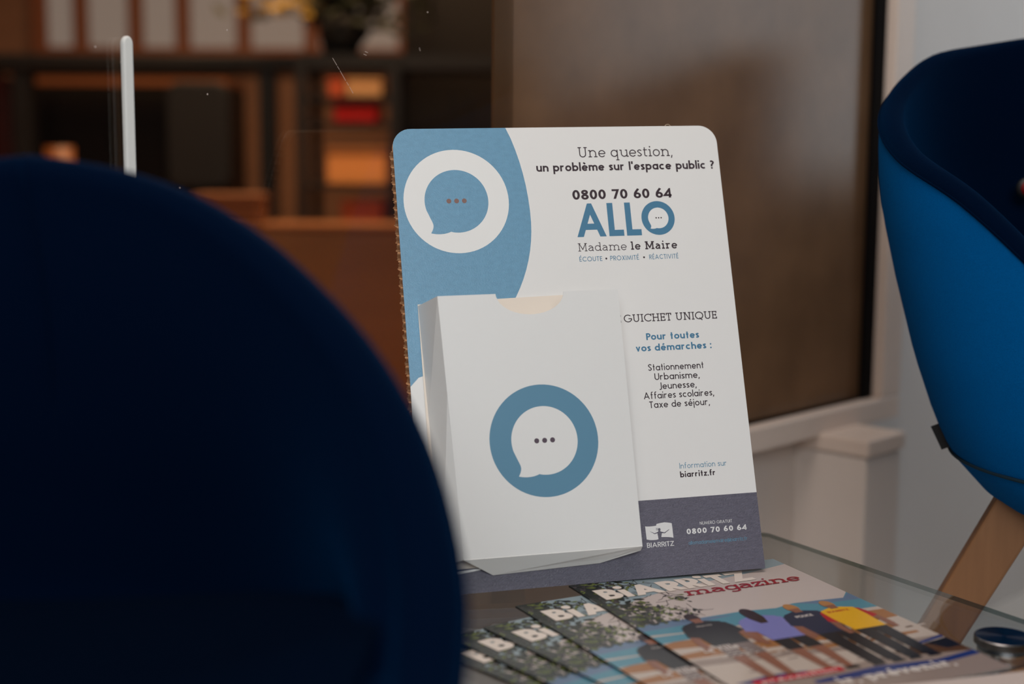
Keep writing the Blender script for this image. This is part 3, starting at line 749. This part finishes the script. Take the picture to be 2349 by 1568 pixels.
# pages and cover edges
M_page = mat('magazine_pages', srgb(206, 198, 190), .6, .3)
M_edge_shade = mat('magazine_edge_shadow', srgb(18, 16, 15), .4, .4)  # black stands in for the shadow between the fanned magazines
def magazine_proto():
    root = empty('magazine', '', 'magazine', Matrix.Identity(4), 'town magazines fanned out on the glass table')
    MB().prism([(.0004, -MH + .0006), (MW - .0006, -MH + .0006), (MW - .0006, -.0006), (.0004, -.0006)], .0002, MT - .0008).build('pages', M_page, root)
    MB().box((0, -MH, MT - .0008), (MW, 0, MT - .0006)).box((0, -MH, 0), (MW, 0, .0002)).box((0, -MH, 0), (.0003, 0, MT - .0006)).build('cover', M_edge_shade, root)
    cov.build('cover_print', MC, root)
    for y in (.040, .235): MB().tube([(.0002, -y, MT * .45), (.0002, -y - .013, MT * .45)], .0004, 6).build('staple', M_steel, root)
    return root
mp = magazine_proto()
def copy_thing(o):
    c = o.copy(); sc.collection.objects.link(c)
    for ch in list(o.children):
        d = ch.copy(); sc.collection.objects.link(d); d.parent = c
    return c
mags = [(-.0600, 1.0460, .735, 'beach-cover town magazine lowest in the fan, mostly hidden beside the left armchair'),
        (-.0476, 1.0686, .668, 'beach-cover town magazine second from the bottom of the fan on the glass table'),
        (-.0211, 1.0864, .633, 'beach-cover town magazine in the middle of the fan, three pieces of its title letters showing'),
        (.0042, 1.1352, .486, 'beach-cover town magazine directly beneath the top one in the fan'),
        (.0502, 1.1861, .4225, 'topmost town magazine of the fan, its whole beach photo cover showing')]
for i, (x, y, yaw, label) in enumerate(mags):
    o = mp if i == 0 else copy_thing(mp)
    o.location = (x, y, .0002 + i * .0019); o.rotation_euler = (0, 0, yaw); o['label'] = label

# pale leaflet at the lower right, on the top magazine
La = Vector((.2783, .9571, 0)); Lb = Vector((.3701, .9838, 0)); ld_ = (Lb - La).normalized(); lq = Vector((-ld_.y, ld_.x, 0))
lf = MB(); nx = 10
a0 = La - ld_ * .03; LW, LH = .21, .148
for i in range(nx + 1):
    t = i / nx; 
LM = basis(ld_, lq, Vector((0, 0, 1)), a0 + Vector((0, 0, .0102)))
lf.prism([(0, -LH), (LW, -LH), (LW, 0), (0, 0)], 0, .0006)
o = lf.build('leaflet', mat('leaflet_paper', srgb(200, 184, 176), .5, .4)); o.matrix_world = LM
tag(o, 'pale blank sheet lying over the lower edge of the top magazine', 'leaflet')

# ------------------------------------------------------------------ tub armchairs
def interp(tab, a):
    a = abs(a)
    for (a0, z0), (a1, z1) in zip(tab, tab[1:]):
        if a <= a1:
            t = (a - a0) / (a1 - a0); t = t * t * (3 - 2 * t) * .35 + t * .65; return z0 + (z1 - z0) * t
    return tab[-1][1]
def smooth_table(tab):
    """samples a table of (angle, height) every 3 degrees and irons out its corners"""
    v = [interp(tab, a) for a in range(0, 181, 3)]
    for _ in range(6): v = [v[0]] + [(v[i - 1] + 2 * v[i] + v[i + 1]) / 4 for i in range(1, len(v) - 1)] + [v[-1]]
    return [(3 * i, z) for i, z in enumerate(v)]
PROF = [(.000, .012), (.070, .018), (.130, .034), (.158, .052), (.175, .070), (.190, .086), (.2085, .1235), (.2295, .182), (.2505, .258), (.2665, .325), (.272, .37), (.274, .60)]
def prof_r(z, prof):
    for (r0, z0), (r1, z1) in zip(prof, prof[1:]):
        if z <= z1: return r0 + (r1 - r0) * (z - z0) / (z1 - z0)
    return prof[-1][0]
def lerp_tab(tab, a):
    for (a0, z0), (a1, z1) in zip(tab, tab[1:]):
        if a <= a1: return z0 + (z1 - z0) * (a - a0) / (a1 - a0)
    return tab[-1][1]
def armchair(label, cx, cy, rz, rim, prof, T, seat, NA=120):
    """the chair faces local -y; rim(angle from the back) and seat(angle) are heights above the table top"""
    root = empty('armchair', label, 'armchair', Matrix.Translation((cx, cy, FLOOR)) @ Matrix.Rotation(rz, 4, 'Z'), 'blue tub armchairs around the glass table')
    tab = smooth_table(rim)
    def rimz(i): 
        a = 360 * i / NA; a = a if a <= 180 else 360 - a
        return lerp_tab(tab, a)
    def dirv(i):
        a = 2 * PI * i / NA; return math.sin(a), math.cos(a)
    K = 22; NT = 10; dz = -FLOOR
    outer = MB(); lining = MB(); pip = []
    vo = []; vl = []
    for i in range(NA):
        sx, sy = dirv(i); zr = rimz(i)
        for k in range(K + 1):
            t = k / K
            z = prof[0][1] + (zr - T * .45 - prof[0][1]) * t ** 1.5
            r = prof_r(z, prof); vo.append((sx * r, sy * r, z + dz))
        r1 = prof_r(zr - T * .45, prof); pip.append((sx * (r1 + .0006), sy * (r1 + .0006), zr - T * .45 + dz))
        for k in range(NT + 1):                                     # rolled padding along the rim
            a = PI * k / NT
            vl.append((sx * (r1 - T / 2 + T / 2 * math.cos(a)), sy * (r1 - T / 2 + T / 2 * math.cos(a)), zr - T * .45 + T * .45 * math.sin(a) + dz))
        a = 360 * i / NA; zs = seat(a if a <= 180 else a - 360) - .03
        for k in range(1, K + 1):
            t = k / K; z = (zr - T * .45) + (zs - (zr - T * .45)) * t
            r = min(r1, prof_r(max(z, .05), prof)) - T * (1 + .5 * math.sin(PI * t)); vl.append((sx * r, sy * r, z + dz))
    KO = K + 1; KL = NT + 1 + K
    outer.add(vo, [(i * KO + k, ((i + 1) % NA) * KO + k, ((i + 1) % NA) * KO + k + 1, i * KO + k + 1) for i in range(NA) for k in range(K)])
    lining.add(vl, [(i * KL + k, ((i + 1) % NA) * KL + k, ((i + 1) % NA) * KL + k + 1, i * KL + k + 1) for i in range(NA) for k in range(KL - 1)])
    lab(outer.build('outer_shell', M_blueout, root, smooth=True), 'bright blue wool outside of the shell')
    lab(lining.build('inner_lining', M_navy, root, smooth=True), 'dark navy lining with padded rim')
    MB().tube(pip + pip[:1], .0012, 6, cap=False).build('piping', M_navy, root, smooth=True)
    # seat cushion
    se = MB(); vs = []; KS = 14
    for i in range(NA):
        sx, sy = dirv(i); a = 360 * i / NA; zs = seat(a if a <= 180 else a - 360); zr = rimz(i)
        r0 = min(prof_r(zr - T * .45, prof), prof_r(max(zs, .05), prof)) - T * 1.15
        for k in range(KS + 1):
            t = k / KS; drop = .012 * max(0, (t - .8) / .2) ** 2
            zc_ = seat(0) + .012; zz = zc_ + (zs - zc_) * t ** 2 - drop
            vs.append((sx * r0 * t, sy * r0 * t, zz + dz))
    se.add(vs, [(i * (KS + 1) + k, i * (KS + 1) + k + 1, ((i + 1) % NA) * (KS + 1) + k + 1, ((i + 1) % NA) * (KS + 1) + k) for i in range(NA) for k in range(KS)])
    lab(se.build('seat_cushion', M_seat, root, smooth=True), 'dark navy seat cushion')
    # piping of the under shell
    zz = .088; rr = prof_r(zz, prof) + .0006
    MB().tube([(rr * dirv(i)[0], rr * dirv(i)[1], zz + dz - .0) for i in range(NA)] + [(0, rr, zz + dz)], .0016, 6, cap=False).build('under_seam', mat('dark_teal_thread', srgb(0, 40, 56), .9), root, smooth=True)
    return root
def leg(root, top, foot, wa, wb, d):
    """a flat tapered oak leg between two points given in the chair's own frame"""
    a = Vector(top); b = Vector(foot); t = (b - a).normalized(); s = Vector((-t.y, t.x, 0)).normalized() if abs(t.x) + abs(t.y) > 1e-6 else Vector((1, 0, 0))
    q = t.cross(s).normalized()
    vs = [a + s * (d * x) + q * (wa * y) for x, y in ((-1, -1), (1, -1), (1, 1), (-1, 1))] + [b + s * (d * x) + q * (wb * y) for x, y in ((-1, -1), (1, -1), (1, 1), (-1, 1))]
    return MB().add(vs, [(0, 1, 2, 3), (7, 6, 5, 4), (0, 4, 5, 1), (1, 5, 6, 2), (2, 6, 7, 3), (3, 7, 4, 0)]).build('leg', M_wood, root, bevel=.003, fix=True)

RCX, RCY = .624, 1.35
ch = armchair('bright blue tub armchair with dark navy lining at the right edge beside the glass table', RCX, RCY, 0,
              [(0, .515), (42, .488), (54, .462), (72, .428), (90, .398), (95, .386), (114, .358), (124, .3296), (132, .2916), (150, .225), (180, .165)], PROF, .025, lambda a: .13)
f1 = at(1748, 2100, 1.5); f1.z = FLOOR; t1 = at(2420, 1025, 1.36)
def loc(v): return (v.x - RCX, v.y - RCY, v.z - FLOOR)
leg(ch, loc(t1), loc(f1), .0235, .016, .013)
leg(ch, loc(Vector((2 * RCX - t1.x, t1.y, t1.z))), loc(Vector((2 * RCX - f1.x, f1.y, FLOOR))), .0235, .016, .013)
leg(ch, (.06, -.12, .46), (.20, -.33, 0), .0235, .016, .013)
leg(ch, (.03, .12, .46), (.08, .36, 0), .0235, .016, .013)
# black woven tag on the shell's left flank
tgp = [at(2135, 978, 1.414), at(2168, 965, 1.408), at(2193, 1019, 1.408), at(2160, 1031, 1.414)]
tgm = MB().poly([loc(p) for p in tgp][::-1])
to = tgm.build('fabric_tag', M_black, ch); m_ = to.modifiers.new('solid', 'SOLIDIFY'); m_.thickness = .0012; m_.offset = -1
lab(to, 'small black woven tag')
# faint marks on the tag: a ring, a z and a slash
P_, Q_ = tgp[0], tgp[1]; ex = (tgp[3] - tgp[0]); ey = (tgp[1] - tgp[0])
lt = MB()
def tagtf(x, y): v = tgp[0] + ex * x + ey * y + Vector((0, -.0006, 0)); return loc(v)
lt.stroke(ellipse(.46, .42, .055, .13, 16), .018, closed=True, tf=tagtf)
lt.stroke([(.60, .3), (.60, .5), (.68, .34), (.68, .52)], .016, tf=tagtf)
lt.stroke([(.78, .22), (.78, .4), (.86, .62)], .016, tf=tagtf)
lt.build('tag_lettering', mat('faint_grey_thread', (.03, .026, .028, 1), .8), to)
# red button on the inside of the back
bc = at(2356, 432, 1.53)
bm_ = MB()
Mr = Matrix.Translation(loc(bc)) @ Matrix.Rotation(PI / 2, 4, 'X')
def dome(r, h, z0, mi):
    vs = []; n = 24; m = 6
    for j in range(m + 1):
        a = PI / 2 * j / m
        vs += [Mr @ Vector((r * math.cos(a) * math.cos(2 * PI * k / n), r * math.cos(a) * math.sin(2 * PI * k / n), z0 + h * math.sin(a))) for k in range(n)]
    bm_.add(vs, [(j * n + k, j * n + (k + 1) % n, (j + 1) * n + (k + 1) % n, (j + 1) * n + k) for j in range(m) for k in range(n)], mi)
dome(.012, .006, 0, 0); dome(.0085, .006, .003, 1)
lab(bm_.build('button', [M_black, mat('red_plastic', srgb(110, 4, 8), .5)], ch, smooth=True), 'round red button with black rim')

LCX, LCY = -.29, .60
PROF_L = [(r, z - .02) for r, z in PROF[:-3]] + [(.270, .20), (.274, .26), (.274, .6)]
PROF_L = [(.0, -.02), (.10, -.012), (.17, .01), (.22, .04), (.25, .08), (.266, .12), (.273, .17), (.276, .24), (.276, .6)]
def seat_l(a):
    return .118 + .058 * math.sin(math.radians(a)) ** 2 if abs(a) < 90 else .118 + .058 * math.sin(math.radians(a)) ** 2 - .05 * max(0, -math.cos(math.radians(a)))
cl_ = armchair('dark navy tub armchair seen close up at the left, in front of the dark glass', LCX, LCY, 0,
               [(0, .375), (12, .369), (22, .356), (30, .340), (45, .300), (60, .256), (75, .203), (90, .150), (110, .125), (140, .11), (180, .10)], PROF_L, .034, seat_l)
for sx, sy in ((1, 1), (-1, 1), (1, -1), (-1, -1)):
    leg(cl_, (sx * .12, sy * .10, .41), (sx * .24, sy * .22, 0), .022, .016, .013)
# seam down the inside of the back
sm = MB(); pts = []
for k in range(13):
    t = k / 12; ang = math.radians(0 + 4 * math.sin(t * PI) + 2 * t); z = .372 - .24 * t
    r = .276 - .034 * (1 + .5 * math.sin(PI * min(1, t))) - .0008
    pts.append((r * math.sin(ang), r * math.cos(ang), z - FLOOR))
sm.tube(pts, .0012, 6).build('back_seam', M_navy, cl_, smooth=True)

ch3 = armchair('tub armchair out at the right, seen only as blurred reflection in the brown pane', 1.09, 1.80, 0,
              [(0, .575), (60, .55), (90, .505), (150, .43), (180, .40)], PROF, .025, lambda a: .13)
for sx, sy in ((1, 1), (-1, 1), (1, -1), (-1, -1)): leg(ch3, (sx * .10, sy * .08, .46), (sx * .24, sy * .22, 0), .022, .016, .013)

# ------------------------------------------------------------------ the dim room behind the glass
def face_box(name, px0, py0, px1, py1, d, depth, m, **k):
    a = at(px0, py0, d); b = at(px1, py1, d)
    return MB().box((min(a.x, b.x), a.y, min(a.z, b.z)), (max(a.x, b.x), a.y + depth, max(a.z, b.z))).build(name, m, **k)
M_bwall = mat('brown_panelling', srgb(142, 106, 84), .7, .3, noise=.2, nscale=3, stretch=(1, 1, 6))
M_bfloor = mat('orange_floor', srgb(186, 116, 66), .55, .3, noise=.15, nscale=2)
struct(MB().box((-6.5, 7.0, FLOOR), (4, 7.1, CEIL)).build('wall_back', M_bwall))
ff = MB().poly([(-6.5, 2.2, FLOOR + .004), (.9, 2.6, FLOOR + .004), (3.5, 6.99, FLOOR + .004), (-6.5, 6.99, FLOOR + .004)]); struct(ff.build('floor_back', M_bfloor))

M_dark = mat('black_metal', (.007, .007, .008, 1), .45, .4)
M_darkwood = mat('dark_walnut', srgb(16, 11, 8), .5, .3)
M_bwin = mat('lit_window_panes', srgb(150, 144, 142), .6, emit=.5)
M_bframe = mat('brown_window_frame', srgb(140, 84, 52), .6)
# pale window in the far wall, panes part by part
wb = bpy.data.objects.new('window_2', None); sc.collection.objects.link(wb); struct(wb)
YB = 6.95
def far(px, py, y=YB):
    d = ray(px, py); return cam_pos + d * ((y - cam_pos.y) / d.y)
bars = [92, 186, 312, 420, 560, 715, 930]
za = far(0, -160).z; zb = far(0, 122).z
for a, b in zip(bars, bars[1:]):
    p = far(a + 7, 0); q = far(b - 9, 0)
    MB().box((p.x, YB, zb + .03), (q.x, YB + .02, za)).build('pane', M_bwin, wb)
fb = MB()
for a in bars: p = far(a, 0); fb.box((p.x - .035, YB - .03, zb), (p.x + .035, YB + .03, za))
fb.box((far(85, 0).x, YB - .04, zb - .06), (far(935, 0).x, YB + .03, zb + .03)); fb.build('window_frame', M_bframe, wb)

def thing_at(name, label, cat, px, py_foot, d, group=None):
    a = at(px, py_foot, d); return empty(name, label, cat, Vector((a.x, a.y, FLOOR)), group)
def boxp(name, m, root, px0, py0, px1, py1, d, dep, dy=0, **k):
    a = at(px0, py0, d); b = at(px1, py1, d); o = root.location
    return MB().box((min(a.x, b.x) - o.x, a.y - o.y + dy, min(a.z, b.z) - o.z), (max(a.x, b.x) - o.x, a.y - o.y + dy + dep, max(a.z, b.z) - o.z)).build(name, m, root, **k)
# bar-height table
bt = thing_at('bar_table', 'long black bar-height table seen dimly through the dark glass', 'table', 560, 300, 4.9)
boxp('table_top', M_dark, bt, -80, 121, 685, 160, 4.9, .55, bevel=.006)
for px in (608, 40):
    a = at(px, 140, 4.9); o = bt.location
    MB().box((a.x - o.x - .028, a.y - o.y + .02, 0), (a.x - o.x + .028, a.y - o.y + .10, a.z - o.z)).build('leg', M_dark, bt)
# dark chair with a rounded back
oc = thing_at('office_chair', 'black office chair with rounded back behind the glass, left of the table leg', 'chair', 455, 300, 4.75)
a = at(382, 186, 4.75) - oc.location; b = at(526, 430, 4.75) - oc.location
w_, h_ = b.x - a.x, a.z - b.z; r = .05
oc_b = [(a.x + x, b.z + z) for x, z in arc(w_ - r, h_ - r, r, r, 0, 90, 6) + arc(r, h_ - r, r, r, 90, 180, 6) + arc(r * .7, r * .7, r * .7, r * .7, 180, 270, 5) + arc(w_ - r * .7, r * .7, r * .7, r * .7, 270, 360, 5)]
m = MB(); n = len(oc_b); m.add([(x, 0, z) for x, z in oc_b] + [(x, .05, z) for x, z in oc_b], [list(range(n))[::-1], [n + i for i in range(n)]] + [(i, (i + 1) % n, n + (i + 1) % n, n + i) for i in range(n)])
m.build('backrest', M_black, oc, bevel=.008)
MB().box((a.x - .03, -.42, .43), (b.x + .03, .03, .50)).build('seat', M_black, oc, bevel=.02)
MB().tube([(0, -.2, .08), (0, -.2, .44)], .028, 12).build('gas_column', M_dark, oc)
MB().tube([(0, .02, .45), (0, .035, b.z + .1)], .02, 8).build('back_support', M_dark, oc)
bs = MB()
for k in range(5): q = 2 * PI * k / 5; bs.tube([(0, -.2, .09), (.28 * math.cos(q), -.2 + .28 * math.sin(q), .05)], [.025, .015], 8)
bs.build('star_base', M_dark, oc)
for k in range(5):
    q = 2 * PI * k / 5; MB().tube([(.28 * math.cos(q) - .012, -.2 + .28 * math.sin(q), .028), (.28 * math.cos(q) + .012, -.2 + .28 * math.sin(q), .028)], .028, 12).build('caster', M_dark, oc)
# dark sideboard at the far left, dark cabinet at the right
sb = thing_at('sideboard', 'dark wooden sideboard at the far left behind the glass', 'sideboard', 110, 300, 5.6)
boxp('carcass', M_darkwood, sb, -140, 196, 515, 860, 5.6, .4)
boxp('sideboard_top', mat('amber_wood', srgb(130, 78, 44), .5), sb, -150, 176, 522, 196, 5.6, .42)
for p0, p1 in ((-130, -8), (0, 118), (126, 246), (254, 376), (384, 508)):
    boxp('door', M_darkwood, sb, p0, 206, p1, 850, 5.6, .02, dy=-.02)
rc_ = at(22, 230, 5.5); rb = empty('red_jerrycan', 'dull red upright container in front of the dark sideboard', 'container', Vector((rc_.x, rc_.y - .12, FLOOR)))
MB().box((-.06, -.05, 0), (.06, .05, rc_.z - FLOOR + .08)).build('body', mat('dull_red', srgb(70, 8, 12), .5), rb, bevel=.015)
MB().box((-.02, -.02, rc_.z - FLOOR + .08), (.02, .02, rc_.z - FLOOR + .13)).build('neck', M_dark, rb, bevel=.004)
ab_ = at(136, 352, 4.2); bx2 = empty('amber_bin', 'small amber waste bin glowing warm behind the left armchair', 'bin', Vector((ab_.x, ab_.y, FLOOR)))
MB().lathe([(.0, .01), (.035, .01), (.042, ab_.z - FLOOR + .02), (.038, ab_.z - FLOOR + .02), (.03, .02), (0, .02)], 24).build('body', mat('amber_plastic', srgb(120, 66, 20), .5), bx2, smooth=True)
cb = thing_at('cabinet', 'tall dark cabinet behind the glass, right of the potted plant', 'cabinet', 1040, 300, 5.1)
boxp('carcass', M_darkwood, cb, 925, -260, 1190, 900, 5.1, .45)
for p0, p1 in ((930, 1055), (1060, 1185)):
    dr = boxp('door', M_darkwood, cb, p0, -255, p1, 890, 5.1, .02, dy=-.021)
    c = at((p0 + p1) / 2 + (48 if p0 < 1000 else -48), 250, 5.1) - cb.location
    MB().box((c.x - .006, c.y - .045, c.z - .06), (c.x + .006, c.y - .02, c.z + .06)).build('handle', M_dark, dr)
# potted plant on the bar table
pf = at(770, 120, 4.62); pt = empty('potted_plant', 'bushy potted plant with yellowing leaves on top of the dark rack behind the glass', 'plant', pf + Vector((0, .15, .003)))
MB().lathe([(0, 0), (.06, 0), (.085, .12), (.078, .12), (.07, .1), (0, .1)], 24).build('pot', M_dark, pt, smooth=True)
fol = MB()
for k in range(700):
    q = rnd.uniform(0, 2 * PI); rr = abs(rnd.gauss(0, .17)); z = .10 + abs(rnd.gauss(.13, .14)); c = Vector((rr * math.cos(q), rr * math.sin(q) * .6, z))
    c.y = max(-.25, min(.15, c.y)); c.x = min(c.x, .30)
    d = Vector((rnd.uniform(-1, 1), rnd.uniform(-1, 1), rnd.uniform(-.4, .8))).normalized() * rnd.uniform(.05, .10); s = d.orthogonal().normalized() * .018
    fol.add([c, c + d * .5 + s, c + d, c + d * .5 - s], [(0, 1, 2, 3)], 1 if (c.x < -.06 and rnd.random() < .6) else 0)
fol.build('foliage', [mat('dark_leaf', srgb(26, 32, 16), .5), mat('yellow_leaf', srgb(150, 120, 40), .5)], pt)
# storage rack with boxes
rk = thing_at('storage_rack', 'open dark metal rack holding boxes behind the glass, under the plant', 'rack', 800, 300, 4.6)
for px in (692, 905, 1150):
    for dy in (.0, .34):
        a = at(px, 300, 4.6) - rk.location
        MB().box((a.x - .018, a.y + dy, 0), (a.x + .018, a.y + dy + .03, at(0, 125, 4.6).z - FLOOR)).build('post', M_dark, rk)
boxp('shelf', M_dark, rk, 685, 122, 1170, 160, 4.6, .36)
for py in (222, 280, 424, 520):
    boxp('shelf', M_dark, rk, 692, py, 905, py + 10, 4.6, .36)
def carton(name, label, px0, py0, px1, py1, col, cat, lid=None):
    a = at(px0, py0, 4.6); b = at(px1, py1, 4.6)
    e = empty(name, label, cat, Vector(((a.x + b.x) / 2, a.y + .14, b.z)))
    w = (b.x - a.x) / 2; h = a.z - b.z
    MB().box((-w, -.12, 0), (w, .12, h * .86)).build('body', mat('carton_' + name, col, .7), e, bevel=.004)
    MB().box((-w - .003, -.123, h * .8), (w + .003, .123, h)).build('lid', mat('lid_' + name, lid or col, .7), e, bevel=.004)
carton('orange_box', 'small orange box on the highest shelf of the rack, left', 752, 180, 786, 221, srgb(196, 84, 44), 'box')
carton('cream_box', 'cream box on the highest shelf of the rack, right', 792, 180, 874, 221, srgb(206, 160, 112), 'box')
carton('red_box', 'bright red box on the second shelf of the rack', 764, 238, 862, 279, srgb(196, 6, 8), 'box')
carton('brown_box', 'wide tan cardboard box on the middle shelf of the rack', 748, 338, 884, 423, srgb(236, 160, 92), 'box', srgb(150, 96, 50))
carton('rust_box', 'rust red box on the lowest visible shelf of the rack', 780, 462, 874, 519, srgb(150, 60, 26), 'box')

lc = thing_at('low_counter', 'low orange wooden counter standing in front of the dark rack behind the glass', 'counter', 690, 300, 4.0)
boxp('counter_body', mat('orange_wood', srgb(136, 102, 66), .5, noise=.2, nscale=5, stretch=(1, 1, 8)), lc, 425, 528, 965, 1005, 4.0, .24)
boxp('counter_top', mat('orange_wood_top', srgb(140, 90, 52), .5), lc, 418, 514, 972, 528, 4.0, .27, dy=-.02)
a = at(440, 447, 4.02); b = at(588, 513, 4.02)
e = empty('flat_carton', 'orange brown carton lying on the left end of the low counter behind the glass', 'box', Vector(((a.x + b.x) / 2, a.y + .10, b.z + .002)))
w = (b.x - a.x) / 2; h = a.z - b.z
MB().box((-w, -.09, 0), (w, .09, h * .8)).build('body', mat('orange_carton', srgb(128, 80, 46), .7), e, bevel=.004)
MB().box((-w - .004, -.094, h * .72), (w + .004, .094, h)).build('lid', mat('orange_carton_lid', srgb(124, 78, 46), .7), e, bevel=.004)
